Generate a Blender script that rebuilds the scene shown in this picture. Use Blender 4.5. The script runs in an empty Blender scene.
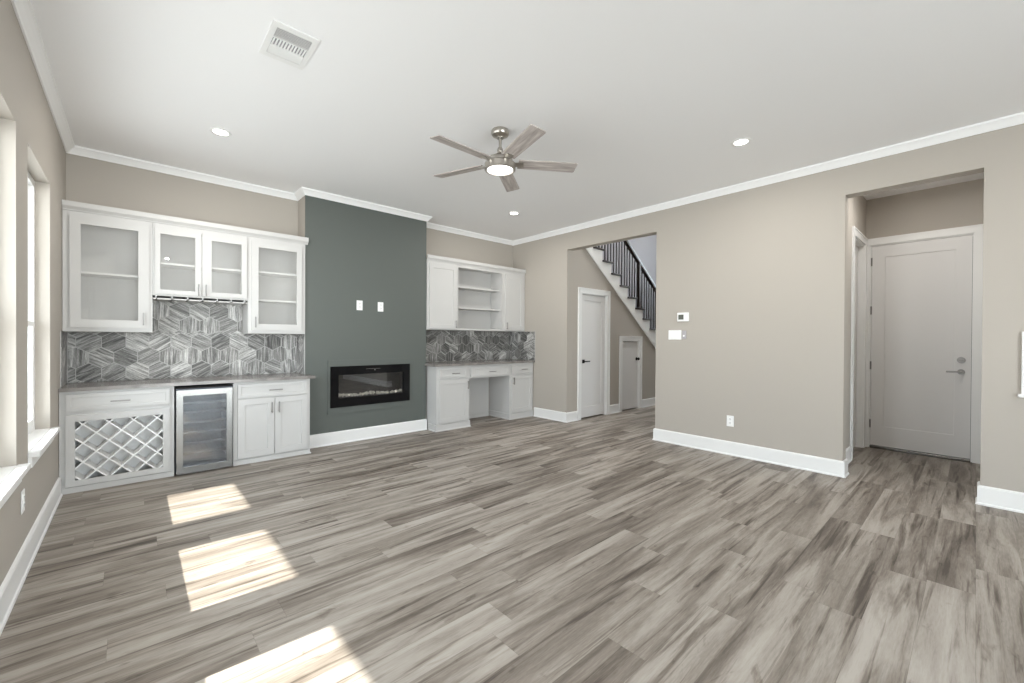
import bpy, bmesh, math, random
from mathutils import Vector, Matrix
random.seed(11)
S = bpy.context.scene
COL = S.collection
R = math.radians

# ------------------------------------------------------------------ camera
cam_data = bpy.data.cameras.new('camera')
cam = bpy.data.objects.new('camera', cam_data); COL.objects.link(cam)
cam_data.sensor_fit = 'HORIZONTAL'; cam_data.sensor_width = 36.0
cam_data.lens = 419.21 / 1024 * 36.0
cam_data.clip_start = 0.02; cam_data.clip_end = 200
cam.matrix_world = (Matrix.Translation((0, 0, 1.32)) @ Matrix.Rotation(R(-42.1188), 4, 'Z')
                    @ Matrix.Rotation(R(90 - .3422), 4, 'X') @ Matrix.Rotation(R(.3355), 4, 'Z'))
S.camera = cam

# ------------------------------------------------------------------ view, world, sun, lamps
S.view_settings.view_transform = 'Standard'
S.view_settings.look = 'None'
S.view_settings.gamma = 1.0
S.view_settings.use_curve_mapping = False
S.view_settings.exposure = 0.88
S.cycles.max_bounces = 12
S.cycles.diffuse_bounces = 8
S.cycles.glossy_bounces = 5
S.cycles.transparent_max_bounces = 16
S.cycles.sample_clamp_indirect = 8.0

SKY = 6.4          # brightness of the sky
SUN = 13.5
LAMP = 8.0        # watts of a recessed light
world = bpy.data.worlds.new('world'); S.world = world
world.use_nodes = True
wn = world.node_tree; wn.nodes.clear()
w_out = wn.nodes.new('ShaderNodeOutputWorld')
w_bg = wn.nodes.new('ShaderNodeBackground')
w_tc = wn.nodes.new('ShaderNodeTexCoord')
w_sep = wn.nodes.new('ShaderNodeSeparateXYZ')
w_map = wn.nodes.new('ShaderNodeMapRange')
w_ramp = wn.nodes.new('ShaderNodeValToRGB')
w_map.inputs['From Min'].default_value = -0.6; w_map.inputs['From Max'].default_value = 0.6
cr = w_ramp.color_ramp       # shaded ground close by, sunlit ground farther off, pale horizon, blue sky
cr.elements[0].position = 0.18; cr.elements[0].color = (.66, .68, .70, 1)
cr.elements[1].position = 0.95; cr.elements[1].color = (.70, .84, 1.0, 1)
for p_, c_ in ((.31, (1.66, 1.70, 1.76, 1)), (.46, (1.66, 1.70, 1.76, 1)), (.53, (1.40, 1.47, 1.56, 1)), (.75, (1.10, 1.22, 1.38, 1))):
    e = cr.elements.new(p_); e.color = c_
w_bg.inputs['Strength'].default_value = SKY
wn.links.new(w_tc.outputs['Generated'], w_sep.inputs[0])
wn.links.new(w_sep.outputs['Z'], w_map.inputs['Value'])
wn.links.new(w_map.outputs[0], w_ramp.inputs[0])
wn.links.new(w_ramp.outputs[0], w_bg.inputs['Color'])
wn.links.new(w_bg.outputs[0], w_out.inputs['Surface'])

sun_data = bpy.data.lights.new('sun', 'SUN'); sun_data.energy = SUN; sun_data.angle = R(.6)
sun_data.color = (1.0, .95, .88)
sun = bpy.data.objects.new('sun', sun_data); COL.objects.link(sun)
sun.rotation_euler = Vector((1, -.04, -1.026)).to_track_quat('-Z', 'Y').to_euler()
sun.location = (-6, 3, 6)

def portal(name, loc, rot, sx, sy):
    d = bpy.data.lights.new(name, 'AREA'); d.shape = 'RECTANGLE'; d.size = sx; d.size_y = sy
    d.cycles.is_portal = True
    o = bpy.data.objects.new(name, d); COL.objects.link(o); o.location = loc; o.rotation_euler = rot
    return o
WINS = [(3.73, 4.62), (2.47, 3.40), (1.14, 2.10)]
for y0, y1 in WINS:
    portal('window_portal', (-.67, (y0 + y1) / 2, 1.55), (0, R(-90), 0), 1.8, .86)
REAR_Y = -3.2
portal('rear_portal', (1.38, REAR_Y - .2, 1.3), (R(90), 0, 0), 2.25, 2.5)

# ------------------------------------------------------------------ materials
def new_mat(name):
    m = bpy.data.materials.new(name); m.use_nodes = True
    return m, m.node_tree, m.node_tree.nodes['Principled BSDF']
def plain(name, col, rough=.5, metal=0.0, spec=.5, bump=0.0, bscale=60, vary=0.0):
    m, t, b = new_mat(name)
    b.inputs['Base Color'].default_value = (*col, 1)
    b.inputs['Roughness'].default_value = rough
    b.inputs['Metallic'].default_value = metal
    b.inputs['Specular IOR Level'].default_value = spec
    if bump or vary:
        tc = t.nodes.new('ShaderNodeTexCoord'); n = t.nodes.new('ShaderNodeTexNoise')
        n.inputs['Scale'].default_value = bscale; n.inputs['Detail'].default_value = 4
        t.links.new(tc.outputs['Object'], n.inputs['Vector'])
        if bump:
            bp = t.nodes.new('ShaderNodeBump'); bp.inputs['Strength'].default_value = bump; bp.inputs['Distance'].default_value = .002
            t.links.new(n.outputs['Fac'], bp.inputs['Height']); t.links.new(bp.outputs[0], b.inputs['Normal'])
        if vary:
            n2 = t.nodes.new('ShaderNodeTexNoise'); n2.inputs['Scale'].default_value = 1.3
            t.links.new(tc.outputs['Object'], n2.inputs['Vector'])
            mx = t.nodes.new('ShaderNodeMix'); mx.data_type = 'RGBA'
            mx.inputs[6].default_value = (*[c * (1 - vary) for c in col], 1)
            mx.inputs[7].default_value = (*[min(1, c * (1 + vary)) for c in col], 1)
            t.links.new(n2.outputs['Fac'], mx.inputs[0]); t.links.new(mx.outputs[2], b.inputs['Base Color'])
    return m
def emit(name, col, s):
    m, t, b = new_mat(name)
    b.inputs['Base Color'].default_value = (*col, 1)
    b.inputs['Emission Color'].default_value = (*col, 1); b.inputs['Emission Strength'].default_value = s
    return m
def math_node(t, op, a, b=None, clamp=False):
    n = t.nodes.new('ShaderNodeMath'); n.operation = op; n.use_clamp = clamp
    for i, v in enumerate((a, b)):
        if v is None: continue
        if isinstance(v, (int, float)): n.inputs[i].default_value = v
        else: t.links.new(v, n.inputs[i])
    return n.outputs[0]

def glass(name, tint=(1, 1, 1), refl=1.0, rough=0.0, haze=0.0, haze_col=(.8, .8, .8)):
    m = bpy.data.materials.new(name); m.use_nodes = True; t = m.node_tree; t.nodes.clear()
    out = t.nodes.new('ShaderNodeOutputMaterial'); tr = t.nodes.new('ShaderNodeBsdfTransparent'); gl = t.nodes.new('ShaderNodeBsdfGlossy')
    lw = t.nodes.new('ShaderNodeLayerWeight'); lw.inputs['Blend'].default_value = .5
    mul = t.nodes.new('ShaderNodeMath'); mul.operation = 'MULTIPLY'; mul.inputs[1].default_value = refl; mul.use_clamp = True
    pw = math_node(t, 'MULTIPLY_ADD', math_node(t, 'POWER', lw.outputs['Facing'], 5.0), .96)
    pw.node.inputs[2].default_value = .04
    mx = t.nodes.new('ShaderNodeMixShader')
    tr.inputs['Color'].default_value = (*tint, 1); gl.inputs['Roughness'].default_value = rough
    t.links.new(pw, mul.inputs[0]); t.links.new(mul.outputs[0], mx.inputs[0])
    src = tr
    if haze:
        df = t.nodes.new('ShaderNodeBsdfDiffuse'); df.inputs['Color'].default_value = (*haze_col, 1)
        m2 = t.nodes.new('ShaderNodeMixShader'); m2.inputs[0].default_value = haze
        t.links.new(tr.outputs[0], m2.inputs[1]); t.links.new(df.outputs[0], m2.inputs[2]); src = m2
    t.links.new(src.outputs[0], mx.inputs[1]); t.links.new(gl.outputs[0], mx.inputs[2]); t.links.new(mx.outputs[0], out.inputs[0])
    return m
def ramp_node(t, stops):
    r = t.nodes.new('ShaderNodeValToRGB'); cr = r.color_ramp
    cr.elements[0].position, cr.elements[0].color = stops[0][0], (*stops[0][1], 1)
    cr.elements[1].position, cr.elements[1].color = stops[-1][0], (*stops[-1][1], 1)
    for p, c in stops[1:-1]:
        k = cr.elements.new(p); k.color = (*c, 1)
    return r
def wood_from_uv(name, sx, sy, fine, stops, rough, edge=None, tint_amt=.25, bump=.15, spec=.4, wts=(.5, .3, .2), knots=0):
    """grain along the first UV axis (metres); attribute 'tint' shifts each plank or tile"""
    m, t, b = new_mat(name)
    uv = t.nodes.new('ShaderNodeUVMap'); uv.uv_map = 'grain'
    def noise(ax, ay, detail, dist, rough_=.55):
        mp = t.nodes.new('ShaderNodeMapping'); mp.inputs['Scale'].default_value = (ax, ay, 1)
        t.links.new(uv.outputs[0], mp.inputs['Vector'])
        n = t.nodes.new('ShaderNodeTexNoise'); n.inputs['Scale'].default_value = 1; n.inputs['Detail'].default_value = detail
        n.inputs['Distortion'].default_value = dist; n.inputs['Roughness'].default_value = rough_
        t.links.new(mp.outputs[0], n.inputs['Vector']); return n.outputs['Fac']
    big = noise(sx, sy, 4, .9); mid = noise(sx * 1.5, sy * 3.4, 5, .5, .6); fin = noise(sx * 16, fine, 5, .2, .65)
    at = t.nodes.new('ShaderNodeAttribute'); at.attribute_name = 'tint'
    def add(v, src, w): return math_node(t, 'ADD', v, math_node(t, 'MULTIPLY', math_node(t, 'SUBTRACT', src, .5), w))
    v = add(.5, big, wts[0]); v = add(v, mid, wts[1]); v = add(v, fin, wts[2]); v = add(v, at.outputs['Fac'], tint_amt)
    if knots:     # narrow dark streaks and knots
        st_ = math_node(t, 'SUBTRACT', noise(sx * 1.2, sy * 3.0, 4, .9), .54, True)
        v = math_node(t, 'SUBTRACT', v, math_node(t, 'MULTIPLY', st_, knots))
        kn = math_node(t, 'SUBTRACT', noise(sx * 4.0, sy * 1.2, 4, 1.5), .63, True)
        v = math_node(t, 'SUBTRACT', v, math_node(t, 'MULTIPLY', kn, knots * .8))
    rp = ramp_node(t, stops); t.links.new(v, rp.inputs[0])
    col = rp.outputs[0]
    if edge:
        e_uv = t.nodes.new('ShaderNodeUVMap'); e_uv.uv_map = 'edge'
        sp = t.nodes.new('ShaderNodeSeparateXYZ'); t.links.new(e_uv.outputs[0], sp.inputs[0])
        dmin = math_node(t, 'MINIMUM', sp.outputs['X'], sp.outputs['Y'])
        f = math_node(t, 'LESS_THAN', dmin, edge)
        mx = t.nodes.new('ShaderNodeMix'); mx.data_type = 'RGBA'; mx.blend_type = 'MULTIPLY'
        t.links.new(math_node(t, 'MULTIPLY', f, .35), mx.inputs[0]); t.links.new(col, mx.inputs[6]); mx.inputs[7].default_value = (.25, .22, .2, 1)
        col = mx.outputs[2]
    t.links.new(col, b.inputs['Base Color'])
    b.inputs['Roughness'].default_value = rough; b.inputs['Specular IOR Level'].default_value = spec
    if bump:
        bn = t.nodes.new('ShaderNodeBump'); bn.inputs['Strength'].default_value = bump; bn.inputs['Distance'].default_value = .001
        t.links.new(fin, bn.inputs['Height']); t.links.new(bn.outputs[0], b.inputs['Normal'])
    return m

M = {}
M['wall'] = plain('beige_wall_paint', (.442, .408, .364), .75, spec=.25, bump=.12, bscale=220)
M['green'] = plain('dark_green_wall_paint', (.112, .124, .114), .55, spec=.35, bump=.1, bscale=220)
M['ceil'] = plain('white_ceiling_paint', (.92, .92, .925), .9, spec=.2, bump=.12, bscale=180)
M['trim'] = plain('white_trim_paint', (.82, .82, .81), .35)
M['crown'] = plain('white_crown_paint', (.93, .93, .93), .6)
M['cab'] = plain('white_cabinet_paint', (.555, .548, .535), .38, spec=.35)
M['lining'] = plain('cabinet_lining', (.70, .695, .685), .5)
M['melamine'] = plain('white_melamine', (.90, .895, .885), .5)
M['door'] = plain('white_door_paint', (.72, .71, .70), .4)
M['plastic'] = plain('white_plastic', (.88, .88, .87), .3)
M['slot'] = plain('dark_slot', (.03, .03, .03), .6)
M['nickel'] = plain('brushed_nickel', (.50, .47, .43), .30, 1.0)
M['satin'] = plain('satin_grey_metal', (.27, .26, .25), .36, 1.0)
M['steel'] = plain('stainless_steel', (.24, .235, .225), .26, 1.0)
M['black'] = plain('black_metal', (.012, .010, .009), .6, spec=.2)
M['bezel'] = plain('black_glass_bezel', (.006, .006, .007), .10, spec=.25)
M['dark'] = plain('dark_interior', (.035, .036, .04), .6)
M['fridge_in'] = plain('fridge_liner', (.10, .11, .13), .5)
M['espresso'] = plain('espresso_stained_wood', (.022, .014, .011), .35)
M['vinyl'] = plain('white_window_vinyl', (.85, .85, .84), .35)
M['lens'] = emit('lamp_lens', (1, .97, .92), 6.0)
M['fanlens'] = emit('fan_lamp_lens', (1, .97, .93), 1.6)
M['led'] = emit('blue_led', (.35, .5, 1), 1.2)
M['winglass'] = glass('window_glass', (.96, .98, .97), .9)
M['lowe'] = glass('low_e_window_glass', (.80, .81, .80), 1.0)
M['cabglass'] = glass('cabinet_door_glass', (.955, .955, .95), .7, .02, .10, (.78, .775, .765))
M['fridgeglass'] = glass('tinted_fridge_glass', (.62, .63, .65), 3.2, .0)
M['fireglass'] = glass('fireplace_glass', (.85, .85, .85), 2.6, .0)
M['crystal'] = plain('pale_crystal', (.90, .85, .76), .15)
M['screen'] = plain('grey_lcd', (.10, .105, .085), .25)
M['greyplastic'] = plain('grey_plastic', (.42, .40, .42), .4)
M['grout'] = plain('pale_grout', (.50, .49, .475), .8)
M['stairwall'] = plain('cool_grey_wall_paint', (.33, .325, .345), .75, spec=.25)
M['stone'] = None
FLOOR_STOPS = [(.32, (.075, .060, .049)), (.41, (.155, .130, .108)), (.48, (.240, .209, .178)), (.54, (.330, .295, .258)), (.62, (.405, .370, .330))]
M['floor'] = wood_from_uv('grey_wood_planks', .9, 8.0, 150, FLOOR_STOPS, .45, edge=.0016, tint_amt=.085, wts=(.52, .10, .16), knots=.9, spec=.28)
TILE_STOPS = [(.39, (.080, .078, .074)), (.47, (.21, .206, .197)), (.53, (.36, .352, .338)), (.61, (.70, .69, .67))]
M['tile'] = wood_from_uv('wood_look_hex_tile', 3.0, 30.0, 170, TILE_STOPS, .38, tint_amt=.15, bump=.1, spec=.25, wts=(.42, .40, .18))
def blade_mat():
    m, t, b = new_mat('weathered_blade_wood')
    tc = t.nodes.new('ShaderNodeTexCoord'); mp = t.nodes.new('ShaderNodeMapping'); mp.inputs['Scale'].default_value = (4, 45, 4)
    n = t.nodes.new('ShaderNodeTexNoise'); n.inputs['Detail'].default_value = 6; n.inputs['Scale'].default_value = 1
    t.links.new(tc.outputs['Object'], mp.inputs[0]); t.links.new(mp.outputs[0], n.inputs['Vector'])
    r = ramp_node(t, [(.3, (.27, .23, .215)), (.5, (.44, .395, .37)), (.7, (.60, .555, .525))])
    t.links.new(n.outputs['Fac'], r.inputs[0]); t.links.new(r.outputs[0], b.inputs['Base Color']); b.inputs['Roughness'].default_value = .5
    return m
M['blade'] = blade_mat()
def stone_mat():
    m, t, b = new_mat('grey_quartz')
    tc = t.nodes.new('ShaderNodeTexCoord'); n = t.nodes.new('ShaderNodeTexNoise'); n.inputs['Scale'].default_value = 9; n.inputs['Detail'].default_value = 8
    n2 = t.nodes.new('ShaderNodeTexNoise'); n2.inputs['Scale'].default_value = 160
    t.links.new(tc.outputs['Object'], n.inputs['Vector']); t.links.new(tc.outputs['Object'], n2.inputs['Vector'])
    v = math_node(t, 'ADD', math_node(t, 'MULTIPLY', n.outputs['Fac'], .7), math_node(t, 'MULTIPLY', n2.outputs['Fac'], .3))
    r = ramp_node(t, [(.35, (.17, .155, .145)), (.6, (.27, .25, .235))])
    t.links.new(v, r.inputs[0]); t.links.new(r.outputs[0], b.inputs['Base Color']); b.inputs['Roughness'].default_value = .22
    return m
M['stone'] = stone_mat()

# ------------------------------------------------------------------ mesh helpers
class Face:
    """a surface: a runs along it, b runs up, n comes out of it"""
    def __init__(s, o, a, b, n): s.o, s.a, s.b, s.n = Vector(o), Vector(a), Vector(b), Vector(n)
    def p(s, a, b, n=0): return s.o + s.a * a + s.b * b + s.n * n
def BACK(y): return Face((0, y, 0), (1, 0, 0), (0, 0, 1), (0, -1, 0))      # a = x, b = z
def RIGHT(x): return Face((x, 0, 0), (0, 1, 0), (0, 0, 1), (-1, 0, 0))     # a = y, b = z
def LEFT(x): return Face((x, 0, 0), (0, 1, 0), (0, 0, 1), (1, 0, 0))
def SOUTH(y): return Face((0, y, 0), (1, 0, 0), (0, 0, 1), (0, 1, 0))
def CEILF(z): return Face((0, 0, z), (1, 0, 0), (0, 1, 0), (0, 0, -1))

def new(): return bmesh.new()
def poly_prism(bm, pts0, pts1):
    """closed prism between two equal loops of points"""
    v0 = [bm.verts.new(p) for p in pts0]; v1 = [bm.verts.new(p) for p in pts1]
    n = len(v0); fs = [bm.faces.new(v0[::-1]), bm.faces.new(v1)]
    for i in range(n): fs.append(bm.faces.new((v0[i], v0[(i + 1) % n], v1[(i + 1) % n], v1[i])))
    return fs
def fbox(bm, F, a0, a1, b0, b1, n0, n1, bev=0.0):
    L0 = [F.p(a0, b0, n0), F.p(a1, b0, n0), F.p(a1, b1, n0), F.p(a0, b1, n0)]
    L1 = [F.p(a0, b0, n1), F.p(a1, b0, n1), F.p(a1, b1, n1), F.p(a0, b1, n1)]
    fs = poly_prism(bm, L0, L1)
    if bev:
        es = list({e for f in fs for e in f.edges})
        bmesh.ops.bevel(bm, geom=es, offset=bev, segments=1, affect='EDGES', profile=.5)
W = Face((0, 0, 0), (1, 0, 0), (0, 1, 0), (0, 0, 1))
def box(bm, x0, x1, y0, y1, z0, z1, bev=0.0): fbox(bm, W, x0, x1, y0, y1, z0, z1, bev)
def ring(bm, F, o, i, n0, n1, slope=0.0):
    """rectangular frame; o and i = (a0, a1, b0, b1); slope narrows the hole at the front edge"""
    def loop(r, n, s=0): return [F.p(r[0] + s, r[2] + s, n), F.p(r[1] - s, r[2] + s, n), F.p(r[1] - s, r[3] - s, n), F.p(r[0] + s, r[3] - s, n)]
    lo0, lo1 = [bm.verts.new(p) for p in loop(o, n0)], [bm.verts.new(p) for p in loop(o, n1)]
    li0, li1 = [bm.verts.new(p) for p in loop(i, n0, slope)], [bm.verts.new(p) for p in loop(i, n1)]
    for k in range(4):
        j = (k + 1) % 4
        bm.faces.new((lo0[k], lo0[j], lo1[j], lo1[k])); bm.faces.new((li0[k], li1[k], li1[j], li0[j]))
        bm.faces.new((lo1[k], lo1[j], li1[j], li1[k])); bm.faces.new((lo0[k], li0[k], li0[j], lo0[j]))
def shaker(bm, F, a0, a1, b0, b1, th, rail, recess=.009, rb=None, rt=None, slope=.006):
    rb = rail if rb is None else rb; rt = rail if rt is None else rt
    i = (a0 + rail, a1 - rail, b0 + rb, b1 - rt)
    ring(bm, F, (a0, a1, b0, b1), i, 0, th, slope)
    fbox(bm, F, i[0] - .001, i[1] + .001, i[2] - .001, i[3] + .001, 0.0005, th - recess)
def cyl(bm, c, axis, r, h, seg=24, r2=None):
    """cylinder or cone from c along axis"""
    ax = Vector(axis).normalized(); r2 = r if r2 is None else r2
    u = ax.orthogonal().normalized(); w = ax.cross(u); c = Vector(c)
    def lp(rr, d): return [c + ax * d + (u * math.cos(2 * math.pi * k / seg) + w * math.sin(2 * math.pi * k / seg)) * rr for k in range(seg)]
    poly_prism(bm, lp(r, 0), lp(r2, h))
def lathe(bm, c, prof, seg=40):
    """profile (r, z) turned round a vertical axis through c"""
    rows = []
    for r, z in prof:
        if r < 1e-6: rows.append([bm.verts.new((c[0], c[1], c[2] + z))])
        else: rows.append([bm.verts.new((c[0] + r * math.cos(2 * math.pi * k / seg), c[1] + r * math.sin(2 * math.pi * k / seg), c[2] + z)) for k in range(seg)])
    for A, B in zip(rows, rows[1:]):
        for k in range(seg):
            j = (k + 1) % seg
            if len(A) == 1 and len(B) == 1: continue
            if len(A) == 1: bm.faces.new((A[0], B[j], B[k]))
            elif len(B) == 1: bm.faces.new((A[k], A[j], B[0]))
            else: bm.faces.new((A[k], A[j], B[j], B[k]))
def sweep(bm, path, prof, side, closed=False):
    """moulding: profile (out, z) run along a plan path with mitred corners; side = +1 when the room lies left of travel"""
    n = len(path); P = [Vector((p[0], p[1])) for p in path]; rows = []
    for i in range(n):
        d1 = (P[i] - P[i - 1]).normalized() if i > 0 else (P[1] - P[0]).normalized()
        d2 = (P[i + 1] - P[i]).normalized() if i < n - 1 else d1
        n1 = Vector((-d1.y, d1.x)) * side; n2 = Vector((-d2.y, d2.x)) * side
        m = (n1 + n2) / (1 + n1.dot(n2))
        rows.append([bm.verts.new((P[i].x + m.x * o, P[i].y + m.y * o, z)) for o, z in prof])
    k = len(prof)
    for A, B in zip(rows, rows[1:]):
        for q in range(k): bm.faces.new((A[q], A[(q + 1) % k], B[(q + 1) % k], B[q]))
    bm.faces.new(rows[0]); bm.faces.new(rows[-1][::-1])

def wloc(o):
    v = Vector((0, 0, 0))
    while o is not None: v = v + o.location; o = o.parent
    return v
def obj(name, bm, mat, parent=None, loc=None, smooth=False, label=None):
    """world-space bmesh -> one mesh object; loc = its origin"""
    if isinstance(mat, str): mat = M[mat]
    if loc is None:
        if parent is not None or not bm.verts: loc = wloc(parent)
        else:
            xs = [v.co for v in bm.verts]
            loc = Vector(((min(v.x for v in xs) + max(v.x for v in xs)) / 2, (min(v.y for v in xs) + max(v.y for v in xs)) / 2, min(v.z for v in xs)))
    loc = Vector(loc)
    bmesh.ops.recalc_face_normals(bm, faces=bm.faces[:])
    bmesh.ops.translate(bm, verts=bm.verts[:], vec=-loc)
    me = bpy.data.meshes.new(name); bm.to_mesh(me); bm.free()
    me.materials.append(mat)
    if smooth:
        me.shade_smooth()
        if hasattr(me, 'set_sharp_from_angle'): me.set_sharp_from_angle(angle=R(35))
    o = bpy.data.objects.new(name, me); COL.objects.link(o)
    if parent is not None: o.parent = parent; o.location = loc - wloc(parent)
    else: o.location = loc
    if label: o['label'] = label
    return o
def tag(o, label, cat, group=None, kind=None):
    o['label'] = label; o['category'] = cat
    if group: o['group'] = group
    if kind: o['kind'] = kind
    return o
def thing(name, loc, label, cat, group=None, kind=None):
    o = bpy.data.objects.new(name, None); COL.objects.link(o); o.location = loc; o.empty_display_size = .05
    return tag(o, label, cat, group, kind)
def struct(name, bm, mat, label, cat):
    o = obj(name, bm, mat); return tag(o, label, cat, kind='structure')
def dup(root, loc, label, group=None):
    r = root.copy(); COL.objects.link(r); r.location = loc; r['label'] = label
    if group: r['group'] = group
    def kids(src, dst):
        for ch in [c for c in bpy.data.objects if c.parent == src]:
            c = ch.copy(); COL.objects.link(c); c.parent = dst; kids(ch, c)
    kids(root, r)
    return r

# ------------------------------------------------------------------ room dimensions
XL, XR, YB, YF, XF0, XF1 = -.458, 5.105, 5.631, 5.331, 1.5135, 3.144
HC = 3.08
XRo = XR + .14                        # far face of the right wall
HALL_Y, HALL_Y0 = 4.35, 2.825          # stair hall opening in the right wall
NOOK_Y0, NOOK_Y1 = -.035, .855        # entry nook opening
HEAD = 2.742
XN, NY0, NY1 = 6.80, -.12, .93        # nook: door wall, side walls
SX1, SY1, SH = 10.6, 5.46, 5.6        # stair hall: far end, stair wall, height

# ------------------------------------------------------------------ setting: floor of planks
def plank_floor(x0, x1, y0, y1, z):
    bm = new(); g = bm.loops.layers.uv.new('grain'); ed = bm.loops.layers.uv.new('edge')
    tl = bm.loops.layers.float_color.new('tint')
    Wd, Ln = .182, 1.22
    y = y0 - .07
    while y < y1:
        ya, yb = max(y, y0), min(y + Wd, y1)
        x = x0 - random.random() * Ln
        while x < x1:
            xa, xb = max(x, x0), min(x + Ln, x1)
            if xb - xa > 1e-4 and yb - ya > 1e-4:
                f = bm.faces.new([bm.verts.new(p) for p in ((xa, ya, z), (xb, ya, z), (xb, yb, z), (xa, yb, z))])
                ou, ov, tv = random.uniform(0, 90), random.uniform(0, 90), random.random()
                for l in f.loops:
                    l[g].uv = (l.vert.co.x - x + ou, l.vert.co.y - y + ov)
                    l[tl] = (tv, tv, tv, 1)
                # distance to the nearest joint, split into the strips that touch it
                for l in f.loops: l[ed].uv = (l.vert.co.x - x, l.vert.co.y - y)
            x += Ln
        y += Wd
    return bm
bm = plank_floor(-.66, SX1, REAR_Y - .2, 5.64, 0.0)
floor = obj('floor', bm, 'floor', loc=(2, 2, 0))
tag(floor, 'grey brown wood plank floor running through the whole room', 'floor', kind='structure')

# ------------------------------------------------------------------ setting: walls
T = .20
bm = new()
ys = [REAR_Y]
for y0, y1 in sorted(WINS): ys += [y0, y1]
ys.append(YB + T)
for a, b in zip(ys[0::2], ys[1::2]): box(bm, XL - T, XL, a, b, 0, HC)
for y0, y1 in WINS:
    box(bm, XL - T, XL, y0, y1, 0, .605); box(bm, XL - T, XL, y0, y1, 2.452, HC)
struct('wall_left', bm, 'wall', 'beige wall at left with tall deep-set windows', 'wall')

bm = new(); box(bm, XL, SX1, YB, YB + T, 0, HC)
struct('wall_back', bm, 'wall', 'beige back wall behind the white cabinets', 'wall')

# green bump-out with a niche for the fireplace; its sides are beige
FX0, FX1, FZ0, FZ1 = 1.80, 2.873, .455, .965
bm = new(); F = BACK(YF)
ring(bm, F, (XF0, XF1, 0, HC), (FX0 + .02, FX1 - .02, FZ0 + .02, FZ1 - .02), -.02, 0)
struct('wall_fireplace', bm, 'green', 'dark green chimney-like feature wall holding the fireplace', 'wall')
bm = new()
box(bm, XF0, XF0 + .02, YF + .02, YB, 0, HC); box(bm, XF1 - .02, XF1, YF + .02, YB, 0, HC)
struct('wall_return', bm, 'wall', 'narrow beige side of the green feature wall above the cabinets', 'wall')

bm = new()
for a, b in ((REAR_Y, NOOK_Y0), (NOOK_Y1, HALL_Y0), (HALL_Y, YB)): box(bm, XR, XRo, a, b, 0, HC if b < 5 else SH)
for a, b, h in ((NOOK_Y0, NOOK_Y1, 2.73), (HALL_Y0, HALL_Y, HEAD)): box(bm, XR, XRo, a, b, h, HC)
struct('wall_right', bm, 'wall', 'long beige wall at right with two openings', 'wall')

# rear wall behind the camera, with a wide glazed door added to let in daylight
bm = new()
box(bm, XL - T, .25, REAR_Y - T, REAR_Y, 0, HC); box(bm, 2.50, XRo, REAR_Y - T, REAR_Y, 0, HC); box(bm, .25, 2.50, REAR_Y - T, REAR_Y, 2.6, HC)
struct('wall_rear', bm, 'wall', 'beige wall behind the camera with an opening for the added glass door', 'wall')
d4 = thing('window_4', (1.375, REAR_Y - .1, 0), 'wide three panel glass patio door added behind the camera for daylight', 'window', kind='structure')
F = SOUTH(REAR_Y - .13)
for k in range(3):
    a0 = .25 + .75 * k
    bm = new(); ring(bm, F, (a0, a0 + .75, 0.005, 2.6), (a0 + .06, a0 + .69, .10, 2.53), 0, .05)
    fr = obj('frame', bm, 'vinyl', d4)
    bm = new(); fbox(bm, F, a0 + .06, a0 + .69, .10, 2.53, .02, .026); obj('pane', bm, 'winglass', fr)

# ceiling over the main room and nook
bm = new()
box(bm, XL - T, XRo, REAR_Y - T, YB + T, HC, HC + .12)
struct('ceiling', bm, 'ceil', 'flat white ceiling of the main room', 'ceiling')
bm = new(); box(bm, XRo, XN + .14, NY0 - .14, NY1 + .14, HC, HC + .12)
struct('ceiling_nook', bm, 'ceil', 'small white ceiling over the entry nook', 'ceiling')
bm = new(); box(bm, XRo - .14, SX1 + .14, HALL_Y0 - 1.0, YB + T, SH, SH + .12)
struct('ceiling_hall', bm, 'ceil', 'high white ceiling over the stair hall', 'ceiling')

# entry nook walls with holes for two doors
D3 = (.010, .893)      # door slab, y
D3Z = 2.51
D4 = (5.985, 6.70)     # side door, x
bm = new()
box(bm, XRo, D4[0], NY1, NY1 + .14, 0, HC); box(bm, D4[1], XN + .14, NY1, NY1 + .14, 0, HC); box(bm, D4[0], D4[1], NY1, NY1 + .14, D3Z, HC)
struct('wall_nook_left', bm, 'wall', 'beige left side wall inside the entry nook', 'wall')
bm = new()
box(bm, XN, XN + .14, NY0, D3[0], 0, HC); box(bm, XN, XN + .14, D3[1], NY1, 0, HC); box(bm, XN, XN + .14, D3[0], D3[1], D3Z, HC)
struct('wall_nook_back', bm, 'wall', 'beige wall above the tall door in the entry nook', 'wall')
bm = new(); box(bm, XRo, XN + .14, NY0 - .14, NY0, 0, HC)
struct('wall_nook_right', bm, 'wall', 'beige right side wall inside the entry nook', 'wall')

# stair hall walls
SL = -.7345
def under(x): return 2.836 + SL * (x - 5.547)        # lower edge of the stair skirt
D1, D1Z = (5.455, 6.165), 2.09                       # closet door
D2, D2Z = (6.645, 7.235), 1.305                      # little door under the stairs
bm = new()
def wedge(x0, x1, z0, y0=HALL_Y, y1=HALL_Y + .12):
    pts = [(x0, z0), (x1, z0), (x1, max(under(x1) + .02, z0 + .001)), (x0, min(under(x0) + .02, SH))]
    poly_prism(bm, [(p[0], y0, p[1]) for p in pts], [(p[0], y1, p[1]) for p in pts])
wedge(XRo, D1[0], 0); wedge(D1[0], D1[1], D1Z); wedge(D1[1], D2[0], 0); wedge(D2[0], D2[1], D2Z); wedge(D2[1], 9.35, 0)
struct('wall_hall', bm, 'wall', 'beige wall under the sloping stair in the hall', 'wall')
bm = new(); box(bm, XRo, SX1, SY1, SY1 + .14, 0, SH)
struct('wall_stair', bm, 'stairwall', 'cool grey wall behind the stair railing', 'wall')
bm = new()
box(bm, XRo, SX1, HALL_Y0 - .54, HALL_Y0 - .4, 0, SH)
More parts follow.
